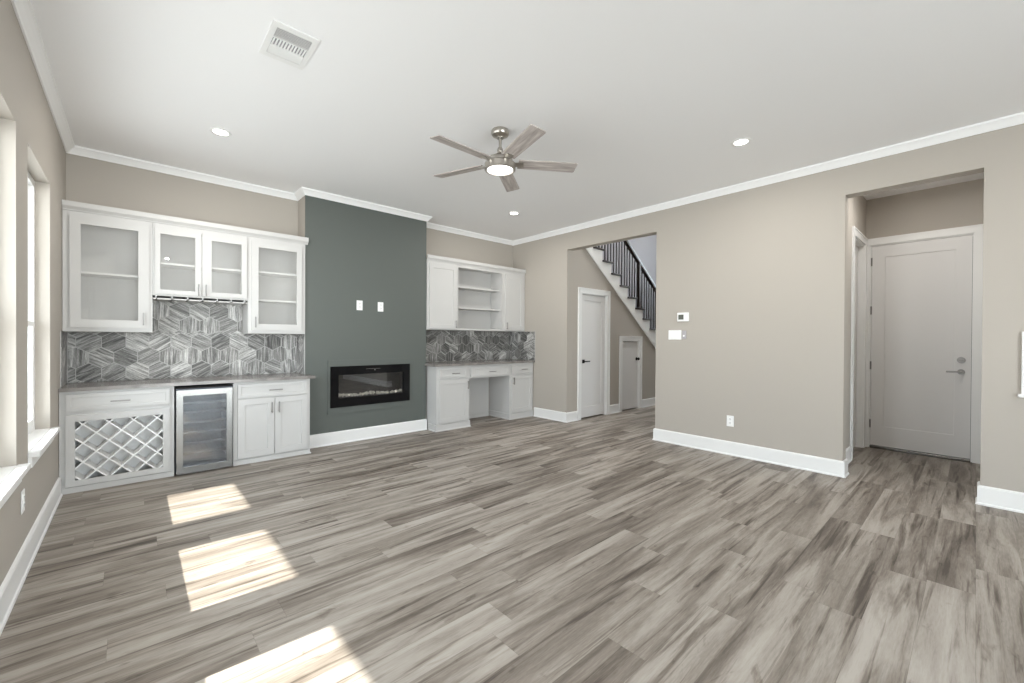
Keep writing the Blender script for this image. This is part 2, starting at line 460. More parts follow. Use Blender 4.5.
struct('wall_hall_near', bm, 'wall', 'hall wall hidden behind the right wall', 'wall')
bm = new(); F = RIGHT(SX1)
ring(bm, F, (HALL_Y0 - .54, SY1 + .14, 0, SH), (3.0, 4.2, 2.6, 4.6), -.14, 0)
struct('wall_hall_end', bm, 'wall', 'hall end wall with a hole for the added high window', 'wall')
bm = new(); box(bm, XR, XRo, HALL_Y0 - .54, HALL_Y, HC, SH)
struct('wall_hall_upper', bm, 'wall', 'upper wall over the stair hall opening', 'wall')
w5 = thing('window_5', (SX1, 3.6, 2.6), 'unseen high window added to light the stair hall', 'window', kind='structure')  # unseen window, added so daylight reaches the stair hall
bm = new(); ring(bm, RIGHT(SX1), (3.0, 4.2, 2.6, 4.6), (3.06, 4.14, 2.66, 4.54), -.1, -.04); obj('frame', bm, 'vinyl', w5)
bm = new(); fbox(bm, RIGHT(SX1), 3.06, 4.14, 2.66, 4.54, -.075, -.07); obj('pane', bm, 'winglass', w5)

# unseen roof added outside, over the windows, to cut off the sun
bm = new(); box(bm, -2.01, XL - T - .005, .2, 6.2, 2.75, 2.87)
struct('sun_cut_roof', bm, 'trim', 'unseen white roof added outside the left windows to cut off the sun', 'roof')

# ------------------------------------------------------------------ crown, baseboards
CR = [(0, 3.008), (.010, 3.008), (.016, 3.020), (.034, 3.042), (.050, 3.058), (.058, 3.062), (.058, HC - .001), (0, HC - .001)]
e_ = .001
bm = new()
sweep(bm, [(XL + e_, REAR_Y + .01), (XL + e_, YB - e_), (XF0 - e_, YB - e_), (XF0 - e_, YF - e_), (XF1 + e_, YF - e_), (XF1 + e_, YB - e_), (XR - e_, YB - e_), (XR - e_, REAR_Y + .01)], CR, -1)
struct('trim_1', bm, 'crown', 'white crown moulding round the ceiling edge', 'moulding')
BB = [(.001, .001), (.026, .001), (.024, .014), (.017, .020), (.017, .140), (.012, .152), (.001, .156)]
def baseb(name, path, side, label, prof=BB):
    bm = new(); sweep(bm, path, prof, side); struct(name, bm, 'trim', label, 'baseboard')
baseb('baseboard_left', [(XL, REAR_Y + .02), (XL, 5.07)], -1, 'white baseboard under the left windows')
baseb('baseboard_fireplace', [(1.515, YF), (3.155, YF)], -1, 'white baseboard under the green feature wall')
baseb('baseboard_corner', [(XR, 5.06), (XR, HALL_Y), (D1[0] - .09, HALL_Y)], -1, 'white baseboard between the desk cabinet and the closet door')
baseb('baseboard_right', [(XRo, HALL_Y0), (XR, HALL_Y0), (XR, NOOK_Y1), (XRo, NOOK_Y1), (XRo, NY1), (D4[0] - .09, NY1)], -1, 'white baseboard along the long right wall')
baseb('baseboard_entry', [(XRo, NOOK_Y0), (XR, NOOK_Y0), (XR, REAR_Y + .02)], -1, 'white baseboard right of the entry nook')
baseb('baseboard_hall', [(D1[1] + .09, HALL_Y), (D2[0] - .09, HALL_Y)], -1, 'white baseboard between the two hall doors')
baseb('baseboard_stair', [(D2[1] + .09, HALL_Y), (8.6, HALL_Y)], -1, 'white baseboard right of the little hall door')

# ------------------------------------------------------------------ windows in the left wall
def window(i, y0, y1, label):
    w = thing('window_%d' % i, (XL, (y0 + y1) / 2, .605), label, 'window', kind='structure')
    F = LEFT(XL - .075)
    bm = new(); ring(bm, F, (y0 + .001, y1 - .001, .607, 2.451), (y0 + .045, y1 - .045, .655, 2.405), -.07, 0); obj('frame', bm, 'vinyl', w)
    for nm, z0, z1, n in (('upper_sash', 1.385, 2.405, -.06), ('lower_sash', .655, 1.425, -.03)):
        bm = new(); rb = .035 if nm == 'upper_sash' else .072
        ring(bm, F, (y0 + .045, y1 - .045, z0, z1), (y0 + .078, y1 - .078, z0 + rb, z1 - .035), n, n + .028); s = obj(nm, bm, 'vinyl', w)
        bm = new(); fbox(bm, F, y0 + .078, y1 - .078, z0 + rb, z1 - .035, n + .012, n + .016); obj('pane', bm, 'lowe', s)
    bm = new(); box(bm, XL - .075, XL + .001, y0 + .001, y1 - .001, .607, .636); box(bm, XL + .001, XL + .05, y0 - .02, y1 + .02, .607, .636, .003)
    box(bm, XL + .001, XL + .018, y0 - .01, y1 + .01, .545, .606)
    obj('sill', bm, 'trim', w)
window(1, *WINS[0], 'far window on the left wall beside the cabinets, white sill in sun')
window(2, *WINS[1], 'window at the left picture edge with a sunlit white sill')
window(3, *WINS[2], 'window just outside the left picture edge')

# ------------------------------------------------------------------ doors
def lever(F, a, b, dirn, mat, parent, name='lever_handle', rose='round'):
    bm = new()
    if rose == 'round': cyl(bm, F.p(a, b, 0), F.n, .03, .012)
    else: fbox(bm, F, a - .03, a + .03, b - .03, b + .03, 0, .01, .002)
    cyl(bm, F.p(a, b, .01), F.n, .010, .042, 12)
    fbox(bm, F, min(a - .01 * dirn, a + .115 * dirn), max(a - .01 * dirn, a + .115 * dirn), b - .009, b + .009, .045, .060, .004)
    return obj(name, bm, mat, parent)
def casing(F, a0, a1, b1, w, th, parent, label=None):
    bm = new()
    pts = [(a0 - w, 0.001), (a0, 0.001), (a0, b1), (a1, b1), (a1, .001), (a1 + w, .001), (a1 + w, b1 + w), (a0 - w, b1 + w)]
    poly_prism(bm, [F.p(*p, .001) for p in pts], [F.p(*p, th) for p in pts])
    # back-band, a slightly thicker outer edge
    w2, g = w - .014, .002
    pts = [(a0 - w - g, 0.0015), (a0 - w2, 0.0015), (a0 - w2, b1 + w2), (a1 + w2, b1 + w2), (a1 + w2, .0015), (a1 + w + g, .0015), (a1 + w + g, b1 + w + g), (a0 - w - g, b1 + w + g)]
    poly_prism(bm, [F.p(*p, .0015) for p in pts], [F.p(*p, th + .007) for p in pts])
    return obj('casing', bm, 'trim', parent)
def jamb(F, a0, a1, b1, depth, parent):
    bm = new(); t = .018
    fbox(bm, F, a0 + .001, a0 + t, .001, b1 - .001, -depth, .001); fbox(bm, F, a1 - t, a1 - .001, .001, b1 - .001, -depth, .001)
    fbox(bm, F, a0 + t, a1 - t, b1 - t, b1 - .001, -depth, .001)
    return obj('jamb', bm, 'trim', parent)

F = BACK(HALL_Y)
d = thing('door_1', (sum(D1) / 2, HALL_Y, 0), 'white one panel closet door under the stairs, black lever', 'door', kind='structure')
casing(F, D1[0] + .005, D1[1] - .005, D1Z - .005, .085, .018, d); jamb(F, D1[0], D1[1], D1Z, .11, d)
bm = new(); Fd = BACK(HALL_Y + .055); shaker(bm, Fd, D1[0] + .021, D1[1] - .021, .022, D1Z - .021, .04, .10, .010, rb=.17, rt=.10)
sl = obj('door_slab', bm, 'door', d); lever(BACK(HALL_Y + .0145), D1[0] + .085, .955, 1, 'black', sl, rose='square')

d = thing('door_2', (sum(D2) / 2, HALL_Y, 0), 'small plain door low under the stair slope', 'door', kind='structure')
casing(F, D2[0] + .005, D2[1] - .005, D2Z - .005, .085, .018, d); jamb(F, D2[0], D2[1], D2Z, .11, d)
bm = new(); fbox(bm, Fd, D2[0] + .021, D2[1] - .021, .02, D2Z - .021, 0, .04, .002); sl = obj('door_slab', bm, 'door', d)
bm = new(); c = BACK(HALL_Y + .0145); cyl(bm, c.p(D2[1] - .07, .955, 0), c.n, .03, .01); cyl(bm, c.p(D2[1] - .07, .955, .01), c.n, .01, .025, 12)
cyl(bm, c.p(D2[1] - .07, .955, .033), c.n, .019, .012, 20, .029); cyl(bm, c.p(D2[1] - .07, .955, .045), c.n, .029, .016, 20, .02)
obj('knob', bm, 'black', sl)
for q, (a0, a1) in enumerate((D1, D2)):   # dark sheet behind each door gap stands in for closet shade
    pass
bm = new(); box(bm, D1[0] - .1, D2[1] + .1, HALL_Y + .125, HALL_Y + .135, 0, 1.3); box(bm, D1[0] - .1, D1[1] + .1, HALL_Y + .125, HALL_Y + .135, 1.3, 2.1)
struct('closet_shade_sheet', bm, 'dark', 'dark sheet behind the hall doors, coloured as closet shade', 'wall')

F = RIGHT(XN)
d = thing('door_3', (XN, sum(D3) / 2, 0), 'tall grey white one panel door in the entry nook', 'door', kind='structure')
casing(F, D3[0] + .005, D3[1] - .005, D3Z - .005, .080, .018, d); jamb(F, D3[0], D3[1], D3Z, .13, d)
bm = new(); Fd = RIGHT(XN + .045); shaker(bm, Fd, D3[0] + .021, D3[1] - .021, .035, D3Z - .022, .044, .125, .010, rb=.24, rt=.14)
sl = obj('door_slab', bm, 'door', d)
Ff = RIGHT(XN + .0005)
lever(Ff, D3[0] + .095, .985, 1, 'satin', sl)
bm = new(); cyl(bm, Ff.p(D3[0] + .095, 1.115, 0), Ff.n, .034, .014); cyl(bm, Ff.p(D3[0] + .095, 1.115, .014), Ff.n, .022, .010, 20); fbox(bm, Ff, D3[0] + .075, D3[0] + .115, 1.109, 1.121, .022, .04, .002)
obj('deadbolt', bm, 'satin', sl)
for z in (.30, 1.02, 1.70, 2.30):
    bm = new(); cyl(bm, Ff.p(D3[1] - .020, z - .05, .004), (0, 0, 1), .008, .10, 10); obj('hinge', bm, 'satin', d)
bm = new(); fbox(bm, F, D3[0] + .02, D3[1] - .02, .001, .03, -.12, .03, .004); obj('threshold', bm, 'steel', d)
bm = new(); fbox(bm, F, D3[0], D3[1], .0, D3Z, -.16, -.145); obj('door_backing', bm, 'dark', d)

F = BACK(NY1)
d = thing('door_4', (sum(D4) / 2, NY1, 0), 'white side door seen edge-on at left in the entry nook', 'door', kind='structure')
casing(F, D4[0] + .005, D4[1] - .005, D3Z - .005, .08, .018, d); jamb(F, D4[0], D4[1], D3Z, .13, d)
bm = new(); Fd = BACK(NY1 + .10); shaker(bm, Fd, D4[0] + .021, D4[1] - .021, .022, D3Z - .021, .04, .11, .010, rb=.2); obj('door_slab', bm, 'door', d)

# ------------------------------------------------------------------ staircase
st = thing('staircase', (7.2, 4.9, 0), 'open staircase with dark treads, black balusters and dark handrail', 'staircase')
RUN, RISE = .2625, .1915
TX = lambda k: 5.753 + RUN * k          # left end of tread k
TZ = lambda k: 2.886 - RISE * k         # its top
K0, K1 = -2, 14
for k in range(K0, K1):
    bm = new(); box(bm, TX(k) - .005, TX(k) + RUN + .045, HALL_Y - .045, SY1 - .005, TZ(k) - .030, TZ(k), .006)
    obj('tread', bm, 'espresso', st)
    bm = new(); box(bm, TX(k) + RUN - .004, TX(k) + RUN + .012, HALL_Y - .008, SY1 - .005, max(TZ(k) - RISE, 0.001), TZ(k) - .031)
    obj('riser', bm, 'trim', st)
# open stringer: saw-tooth board over the hall wall
pts_top = []
for k in range(K0, K1):
    pts_top += [(TX(k), TZ(k) - .031), (TX(k) + RUN, TZ(k) - .031)]
xe = TX(K1 - 1) + RUN
low = [(x, max(under(x), .001)) for x in (9.35, XRo + .01)]
pts = pts_top + [(xe, .001)] + [(9.405, .001)] + low[1:]
pts = [(max(x, XRo + .01), z) for x, z in pts]
bm = new(); poly_prism(bm, [(x, HALL_Y - .016, z) for x, z in pts], [(x, HALL_Y - .001, z) for x, z in pts])
sk = [(XRo + .01, under(XRo + .01) - .012), (9.36, under(9.36) - .012), (9.36, under(9.36) + .05), (XRo + .01, under(XRo + .01) + .05)]
sk = [(x, max(z, .001 + .01 * i)) for i, (x, z) in enumerate(sk)]
obj('stringer', bm, 'trim', st)
bm = new(); poly_prism(bm, [(x, HALL_Y - .030, z) for x, z in sk], [(x, HALL_Y - .0165, z) for x, z in sk])
obj('stringer_moulding', bm, 'trim', st)
RAILY = HALL_Y + .03
def rail_bottom(x): return 2.665 + (x - 7.41) * -.7345
def bal(x, z0, z1, thick=.0085):
    bm = new(); box(bm, x - thick, x + thick, RAILY - thick, RAILY + thick, z0, z1)
    zm = (z0 + z1) / 2 + .02
    lathe(bm, (x, RAILY, zm), [(0, -.022), (.009, -.02), (.014, 0), (.009, .02), (0, .022)], 10)
    return obj('baluster', bm, 'black', st)
nx = 7.258
for k in range(K0, K1 - 1):
    for j in range(3):
        x = TX(k) + .045 + j * RUN / 3
        if abs(x - nx) < .05 or x < XRo + .05: continue
        bal(x, TZ(k), rail_bottom(x) + .008)
bm = new(); box(bm, nx - .032, nx + .032, RAILY - .032, RAILY + .032, TZ(5), rail_bottom(nx) + .02, .004); obj('newel_post', bm, 'espresso', st)
bm = new()
xa, xb = XRo + .02, 9.2
prof = [(-.03, .0), (.03, .0), (.034, .03), (.026, .062), (.012, .075), (-.012, .075), (-.026, .062), (-.034, .03)]
poly_prism(bm, [(xa, RAILY + o, rail_bottom(xa) + z * 1.24) for o, z in prof], [(xb, RAILY + o, rail_bottom(xb) + z * 1.24) for o, z in prof])
obj('handrail', bm, 'espresso', st)
bm = new(); box(bm, 9.2, 9.3, RAILY - .05, RAILY + .05, 0.001, rail_bottom(9.2) + .15, .006); obj('newel_post', bm, 'espresso', st)

# ------------------------------------------------------------------ handles
def pull(F, a, b, length, vertical, parent, n0=0.0):
    bm = new(); r = .0055; h = length / 2
    if vertical:
        fbox(bm, F, a - r, a + r, b - h, b + h, n0 + .022, n0 + .033, .002)
        for s in (-1, 1): cyl(bm, F.p(a, b + s * h * .75, n0), F.n, .004, .023, 10)
    else:
        fbox(bm, F, a - h, a + h, b - r, b + r, n0 + .022, n0 + .033, .002)
        for s in (-1, 1): cyl(bm, F.p(a + s * h * .75, b, n0), F.n, .004, .023, 10)
    return obj('handle', bm, 'satin', parent)

# ------------------------------------------------------------------ upper cabinets
UY = 5.318        # face frame plane; doors stand 19 mm proud of it
def carcass(a0, a1, z0, z1, yf, yb, hole, parent, name='body', mat='cab', t=.018, inside='lining'):
    """box without a front, plus a face frame with one or more holes"""
    bm = new()
    box(bm, a0, a0 + t, yf, yb, z0, z1); box(bm, a1 - t, a1, yf, yb, z0, z1)
    box(bm, a0 + t, a1 - t, yf, yb, z0, z0 + t); box(bm, a0 + t, a1 - t, yf, yb, z1 - t, z1)
    box(bm, a0 + t, a1 - t, yb - .008, yb, z0 + t, z1 - t)
    body = obj(name, bm, inside, parent)
    bm = new()
    ring(bm, BACK(yf - .0005), (a0, a1, z0, z1), hole, -.0002, .004)
    for x in (a0, a1):
        box(bm, x - .0004, x + .0004, yf, yb, z0, z1)
    box(bm, a0, a1, yf, yb, z0 - .0006, z0)
    obj('face_frame', bm, mat, parent)
    return body
def glass_door(a0, a1, z0, z1, g, hx, hz, parent):
    Fd = BACK(UY - .005)
    bm = new(); ring(bm, Fd, (a0, a1, z0, z1), g, 0, .019, .0); dr = obj('door', bm, 'cab', parent)
    bm = new(); fbox(bm, Fd, g[0], g[1], g[2], g[3], .006, .010); obj('glass_pane', bm, 'cabglass', dr)
    pull(Fd, hx, hz, .118, True, dr, .019)
    return dr
UB = YB - .003
def shelf_part(a0, a1, z, y0, y1, parent, t=.019, mat='melamine'):
    bm = new(); box(bm, a0, a1, y0, y1, z - t / 2, z + t / 2, .001); return obj('shelf', bm, mat, parent)

c = thing('wall_cabinet', (-.157, UY, 1.365), 'white wall cabinet with one large glass door, leftmost above the wine rack', 'cabinet', 'glass wall cabinets')
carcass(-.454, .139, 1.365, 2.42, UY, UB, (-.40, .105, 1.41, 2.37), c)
shelf_part(-.435, .120, 1.893, UY + .03, UB - .01, c)
glass_door(-.411, .114, 1.402, 2.381, (-.342, .037, 1.472, 2.314), .075, 1.488, c)

c = thing('wall_cabinet', (.535, UY, 1.72), 'shorter white wall cabinet with two glass doors and stemware rack below', 'cabinet', 'glass wall cabinets')
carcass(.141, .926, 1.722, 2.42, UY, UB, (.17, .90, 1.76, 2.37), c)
shelf_part(.160, .907, 2.043, UY + .03, UB - .01, c)
glass_door(.155, .518, 1.738, 2.381, (.196, .466, 1.779, 2.320), .495, 1.797, c)
glass_door(.523, .916, 1.738, 2.381, (.602, .866, 1.783, 2.314), .556, 1.797, c)
bm = new()
for k in range(7):
    xk = .165 + k * .1225
    box(bm, xk - .006, xk + .006, UY + .01, UB - .02, 1.700, 1.7215)
for k in range(6):
    xk = .165 + k * .1225
    box(bm, xk + .010, xk + .1125, UY + .004, UB - .02, 1.688, 1.700)
box(bm, .143, .165, UY + .004, UB - .02, 1.688, 1.700); box(bm, .91, .925, UY + .004, UB - .02, 1.688, 1.700)
obj('stemware_rack', bm, 'cab', c)

c = thing('wall_cabinet', (1.21, UY, 1.365), 'white wall cabinet with narrow glass door beside the green wall', 'cabinet', 'glass wall cabinets')
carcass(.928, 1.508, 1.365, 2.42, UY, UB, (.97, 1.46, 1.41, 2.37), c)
shelf_part(.947, 1.489, 2.052, UY + .03, UB - .01, c); shelf_part(.947, 1.489, 1.738, UY + .03, UB - .01, c)
glass_door(.960, 1.466, 1.402, 2.381, (1.025, 1.413, 1.470, 2.312), .994, 1.488, c)

CC = [(.0, 0), (.010, 0), (.014, .012), (.030, .030), (.034, .036), (.034, .078), (.0, .078)]
def cornice(name, x0, x1, y, z, label):
    bm = new(); sweep(bm, [(x0, y), (x1, y)], [(o, z + h) for o, h in CC], -1)
    box(bm, x0, x1, y + .001, UB, z + .001, z + .02)
    return tag(obj(name, bm, 'cab'), label, 'moulding', 'cabinet cornices')
cornice('cabinet_cornice', -.455, 1.535, UY, 2.421, 'white cornice capping the glass wall cabinets')

# desk side: door cabinet, open bookcase, door cabinet
c = thing('wall_cabinet', (3.42, UY, 1.45), 'white wall cabinet with solid door beside the green wall', 'cabinet', 'solid door wall cabinets')
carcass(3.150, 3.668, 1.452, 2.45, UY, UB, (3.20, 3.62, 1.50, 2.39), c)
bm = new(); Fd = BACK(UY - .005); shaker(bm, Fd, 3.178, 3.652, 1.470, 2.415, .019, .062, .008); dr = obj('door', bm, 'cab', c); pull(Fd, 3.632, 1.54, .118, True, dr, .019)
c = thing('open_bookcase', (4.14, UY, 1.45), 'open white wall shelf unit between two solid door cabinets', 'shelf')
carcass(3.670, 4.598, 1.452, 2.45, UY, UB, (3.692, 4.574, 1.482, 2.412), c, inside='cab')
shelf_part(3.690, 4.578, 2.123, UY + .045, UB - .01, c, .024, 'cab'); shelf_part(3.690, 4.578, 1.800, UY + .045, UB - .01, c, .024, 'cab')
c = thing('wall_cabinet', (4.85, UY, 1.45), 'white wall cabinet with solid door in the corner by the beige wall', 'cabinet', 'solid door wall cabinets')
carcass(4.600, 5.100, 1.452, 2.45, UY, UB, (4.66, 5.02, 1.50, 2.39), c)
bm = new(); shaker(bm, Fd, 4.640, 5.050, 1.470, 2.415, .019, .062, .008); dr = obj('door', bm, 'cab', c); pull(Fd, 4.663, 1.54, .118, True, dr, .019)
cornice('cabinet_cornice', 3.146, 5.100, UY, 2.451, 'white cornice capping the solid door cabinets and open shelves')

# ------------------------------------------------------------------ base cabinets, left run
BY = 5.098
BBk = YB - .003
c = thing('wine_rack_cabinet', (-.08, BY, 0), 'white base cabinet with lattice wine rack under one drawer', 'cabinet')
WX0, WX1, WZ0, WZ1 = -.362, .207, .105, .600
bm = new()
t = .018
box(bm, -.455, -.437, BY, BBk, .001, .856); box(bm, .272, .290, BY, BBk, .001, .856)
box(bm, -.437, .272, BY, BBk, .05, .068); box(bm, -.437, .272, BBk - .01, BBk, .068, .856); box(bm, -.437, .272, BY, BBk, .665, .683); box(bm, -.437, .272, BY, BBk, .838, .856)
ring(bm, BACK(BY), (-.455, .290, .001, .856), (WX0 - .02, WX1 + .02, WZ0 - .02, WZ1 + .02), -.018, .0005)
obj('body', bm, 'cab', c)
bm = new(); fbox(bm, BACK(BY - .001), -.455, .290, .001, .050, 0, .010, .001); obj('plinth', bm, 'cab', c)
Fd = BACK(BY - .001)
bm = new(); shaker(bm, Fd, -.416, .257, .692, .832, .019, .03, .006); dr = obj('drawer', bm, 'cab', c); pull(Fd, -.080, .757, .13, False, dr, .019)
bm = new(); ring(bm, Fd, (-.418, .257, .058, .655), (WX0, WX1, WZ0, WZ1), 0, .019); fr = obj('lattice_frame', bm, 'cab', c)
bm = new(); box(bm, -.437, .272, BY + .17, BY + .18, .069, .664); obj('back_panel', bm, 'lining', c)
def clip_line(c0, sgn):
    """segment of z = c0 - sgn*x (sgn=1) or z = c0 + x inside the opening"""
    pts = []
    xa, xb = WX0 - .03, WX1 + .03; za, zb = WZ0 - .03, WZ1 + .03
    for x in (xa, xb):
        z = c0 - x if sgn == 1 else c0 + x
        if za <= z <= zb: pts.append((x, z))
    for z in (za, zb):
        x = c0 - z if sgn == 1 else z - c0
        if xa < x < xb: pts.append((x, z))
    pts.sort(); return (pts[0], pts[-1]) if len(pts) >= 2 and pts[-1][0] - pts[0][0] > .03 else None
for sgn, base in ((1, .255), (2, .725)):
    for k in range(-8, 9):
        seg = clip_line(base + k * .161, sgn)
        if not seg: continue
        (x0, z0), (x1, z1) = seg; dx, dz = x1 - x0, z1 - z0; L = math.hypot(dx, dz); nx_, nz_ = -dz / L * .0048, dx / L * .0048
        y0, y1 = BY - .012 if sgn == 1 else BY - .0125, BY + .165
        q = [(x0 + nx_, z0 + nz_), (x1 + nx_, z1 + nz_), (x1 - nx_, z1 - nz_), (x0 - nx_, z0 - nz_)]
        bm = new(); poly_prism(bm, [(a, y0, b) for a, b in q], [(a, y1, b) for a, b in q]); obj('lattice_slat', bm, 'melamine', c)

c = thing('base_cabinet', (1.13, BY, 0), 'white base cabinet with wide drawer and two doors beside the wine fridge', 'cabinet')
bm = new(); box(bm, .762, 1.500, BY, BBk, .05, .856, .001); box(bm, .764, 1.498, BY + .01, BBk, .001, .05); obj('body', bm, 'cab', c)
bm = new(); fbox(bm, Fd, .762, 1.500, .001, .050, 0, .010, .001); fbox(bm, Fd, .762, 1.512, .001, .018, .010, .018, .003); obj('plinth', bm, 'cab', c)
bm = new(); shaker(bm, Fd, .800, 1.464, .692, .832, .019, .03, .006); dr = obj('drawer', bm, 'cab', c); pull(Fd, 1.145, .760, .13, False, dr, .019)
bm = new(); shaker(bm, Fd, .800, 1.135, .066, .678, .019, .062, .008); dr = obj('door', bm, 'cab', c); pull(Fd, 1.109, .570, .118, True, dr, .019)
bm = new(); shaker(bm, Fd, 1.141, 1.470, .066, .678, .019, .062, .008); dr = obj('door', bm, 'cab', c); pull(Fd, 1.178, .570, .118, True, dr, .019)

# ------------------------------------------------------------------ wine fridge
f = thing('wine_fridge', (.526, BY, 0), 'stainless framed glass door wine fridge between the base cabinets', 'fridge')
GX0, GX1 = .302, .752
bm = new()
box(bm, GX0, GX0 + .03, BY, BBk - .03, .03, .822); box(bm, GX1 - .03, GX1, BY, BBk - .03, .03, .822)
box(bm, GX0 + .03, GX1 - .03, BY, BBk - .03, .03, .10); box(bm, GX0 + .03, GX1 - .03, BY, BBk - .03, .78, .822); box(bm, GX0 + .03, GX1 - .03, BBk - .06, BBk - .03, .10, .78)
obj('body', bm, 'fridge_in', f)
bm = new(); box(bm, GX0 + .01, GX1 - .01, BY + .02, BBk - .05, .001, .029); box(bm, .293, GX0 - .001, BY - .002, BY + .05, .02, .83); box(bm, GX1 + .001, .760, BY - .002, BY + .05, .02, .83); box(bm, GX0, GX1, BY - .002, BY + .05, .8225, .838)
obj('black_surround', bm, 'black', f)
bm = new(); Fg = BACK(BY - .002); ring(bm, Fg, (GX0 + .002, GX1 - .002, .012, .812), (GX0 + .052, GX1 - .052, .075, .757), 0, .040); dr = obj('door_frame', bm, 'steel', f)
bm = new(); fbox(bm, Fg, GX0 + .052, GX1 - .052, .075, .757, .022, .030); obj('glass_pane', bm, 'fridgeglass', dr)
for z in (.185, .285, .385, .485, .585, .675):
    bm = new(); box(bm, GX0 + .04, GX1 - .04, BY + .03, BY + .048, z - .012, z + .012, .002)
    for k in range(9):
        xk = GX0 + .05 + k * (GX1 - GX0 - .1) / 8
        cyl(bm, (xk, BY + .04, z), (0, 1, 0), .003, .36, 6)
    obj('shelf', bm, 'steel', f)
bm = new(); box(bm, GX0 + .14, GX1 - .14, BY + .06, BY + .08, .772, .779); obj('light_strip', bm, 'led', f)

# ------------------------------------------------------------------ worktops
bm = new(); box(bm, -.456, 1.5115, YF - .002, YB - .002, .858, .888); box(bm, -.456, 1.545, BY - .043, YF - .002, .858, .888)
tag(obj('worktop', bm, 'stone'), 'grey stone worktop over the wine rack, fridge and base cabinet', 'worktop', 'stone worktops')
bm = new(); box(bm, 3.146, 5.104, YF - .002, YB - .002, .925, .955); box(bm, 3.125, 5.104, BY - .043, YF - .002, .925, .955)
tag(obj('worktop', bm, 'stone'), 'grey stone worktop of the built in desk', 'worktop', 'stone worktops')

# ------------------------------------------------------------------ hexagon tile backsplashes
def clip_poly(poly, a0, a1, b0, b1):
    def cut(P, inside, inter):
        out = []
        for i in range(len(P)):
            A, B = P[i - 1], P[i]
            if inside(B):
                if not inside(A): out.append(inter(A, B))
                out.append(B)
            elif inside(A): out.append(inter(A, B))
        return out
    def at(i, v):
        def f_(A, B):
            s = (v - A[i]) / (B[i] - A[i]); return (A[0] + s * (B[0] - A[0]), A[1] + s * (B[1] - A[1]))
        return f_
    for i, v, g in ((0, a0, 1), (0, a1, -1), (1, b0, 1), (1, b1, -1)):
        poly = cut(poly, lambda p, i=i, v=v, g=g: (p[i] - v) * g >= 0, at(i, v))
        if len(poly) < 3: return []
    return poly
def hex_panel(bm, F, a0, a1, b0, b1, w, off=(0, 0), lo=0.0, hi=1.0):
    g = bm.loops.layers.uv['grain']; tl = bm.loops.layers.float_color['tint']
    r = w / math.sqrt(3); gap = .0028; th = .008
    j = 0; b = b0 - r + off[1]
    while b < b1 + r:
        a = a0 - w + (w / 2 if j % 2 else 0) + off[0]
        while a < a1 + w:
            h = [(a + (r - gap) * math.sin(k * math.pi / 3), b + (r - gap) * math.cos(k * math.pi / 3)) for k in range(6)]
            h = clip_poly(h, a0, a1, b0, b1)
            if len(h) >= 3:
                th_ = random.choice((0, 60, 120)) + random.uniform(-3, 3) + 30
                cs, sn = math.cos(R(th_)), math.sin(R(th_)); ou, ov = random.uniform(0, 50), random.uniform(0, 50)
                tv = random.triangular(lo, hi)
                fs = poly_prism(bm, [F.p(*q, .003) for q in h], [F.p(*q, th) for q in h])
                for f_ in fs:
                    for l in f_.loops:
                        rel = l.vert.co - F.o; aa, bb = rel.dot(F.a) - a, rel.dot(F.b) - b
                        l[g].uv = (aa * cs + bb * sn + ou, -aa * sn + bb * cs + ov); l[tl] = (tv, tv, tv, 1)
            a += w
        b += 1.5 * r; j += 1
def splash_bm():
    bm = new(); bm.loops.layers.uv.new('grain'); bm.loops.layers.float_color.new('tint'); return bm
sp = thing('tile_backsplash', (.5, YB, .89), 'wood look hexagon tile backsplash below the glass cabinets', 'backsplash', 'hexagon tile backsplashes')
bm = splash_bm()
hex_panel(bm, BACK(YB), XL + .012, XF0 - .012, .890, 1.363, .172, (.05, .03))
hex_panel(bm, BACK(YB), .142, .925, 1.3635, 1.7195, .172, (.05, .03))
hex_panel(bm, LEFT(XL), 5.20, YB - .002, .890, 1.363, .172, (.02, .05))
Fr = Face((XF0, 0, 0), (0, 1, 0), (0, 0, 1), (-1, 0, 0)); hex_panel(bm, Fr, YF + .004, YB - .002, .890, 1.363, .172, (.06, .0))
obj('tiles', bm, 'tile', sp)
bm = new(); fbox(bm, BACK(YB), XL + .001, XF0 - .001, .889, 1.363, .0005, .0055); fbox(bm, BACK(YB), .142, .926, 1.363, 1.7195, .0005, .0055)
fbox(bm, LEFT(XL), 5.19, YB - .006, .889, 1.363, .0005, .0055); fbox(bm, Fr, YF + .002, YB - .006, .889, 1.363, .0005, .0055)
obj('grout', bm, 'grout', sp)
sp = thing('tile_backsplash', (4.1, YB, .96), 'hexagon tile backsplash between the desk top and its wall cabinets, tinted darker for weaker window glare', 'backsplash', 'hexagon tile backsplashes')
bm = splash_bm(); hex_panel(bm, BACK(YB), XF1 + .003, XR - .012, .958, 1.450, .160, (.04, .02), -.25, .85)  # lower tint range puts the weaker window glare into the tile colour
Fr2 = RIGHT(XR); hex_panel(bm, Fr2, 5.06, YB - .002, .958, 1.450, .160, (.03, .06), -.25, .85)
obj('tiles', bm, 'tile', sp)
bm = new(); fbox(bm, BACK(YB), XF1 + .002, XR - .001, .957, 1.451, .0005, .0055); fbox(bm, Fr2, 5.052, YB - .006, .957, 1.451, .0005, .0055); obj('grout', bm, 'grout', sp)

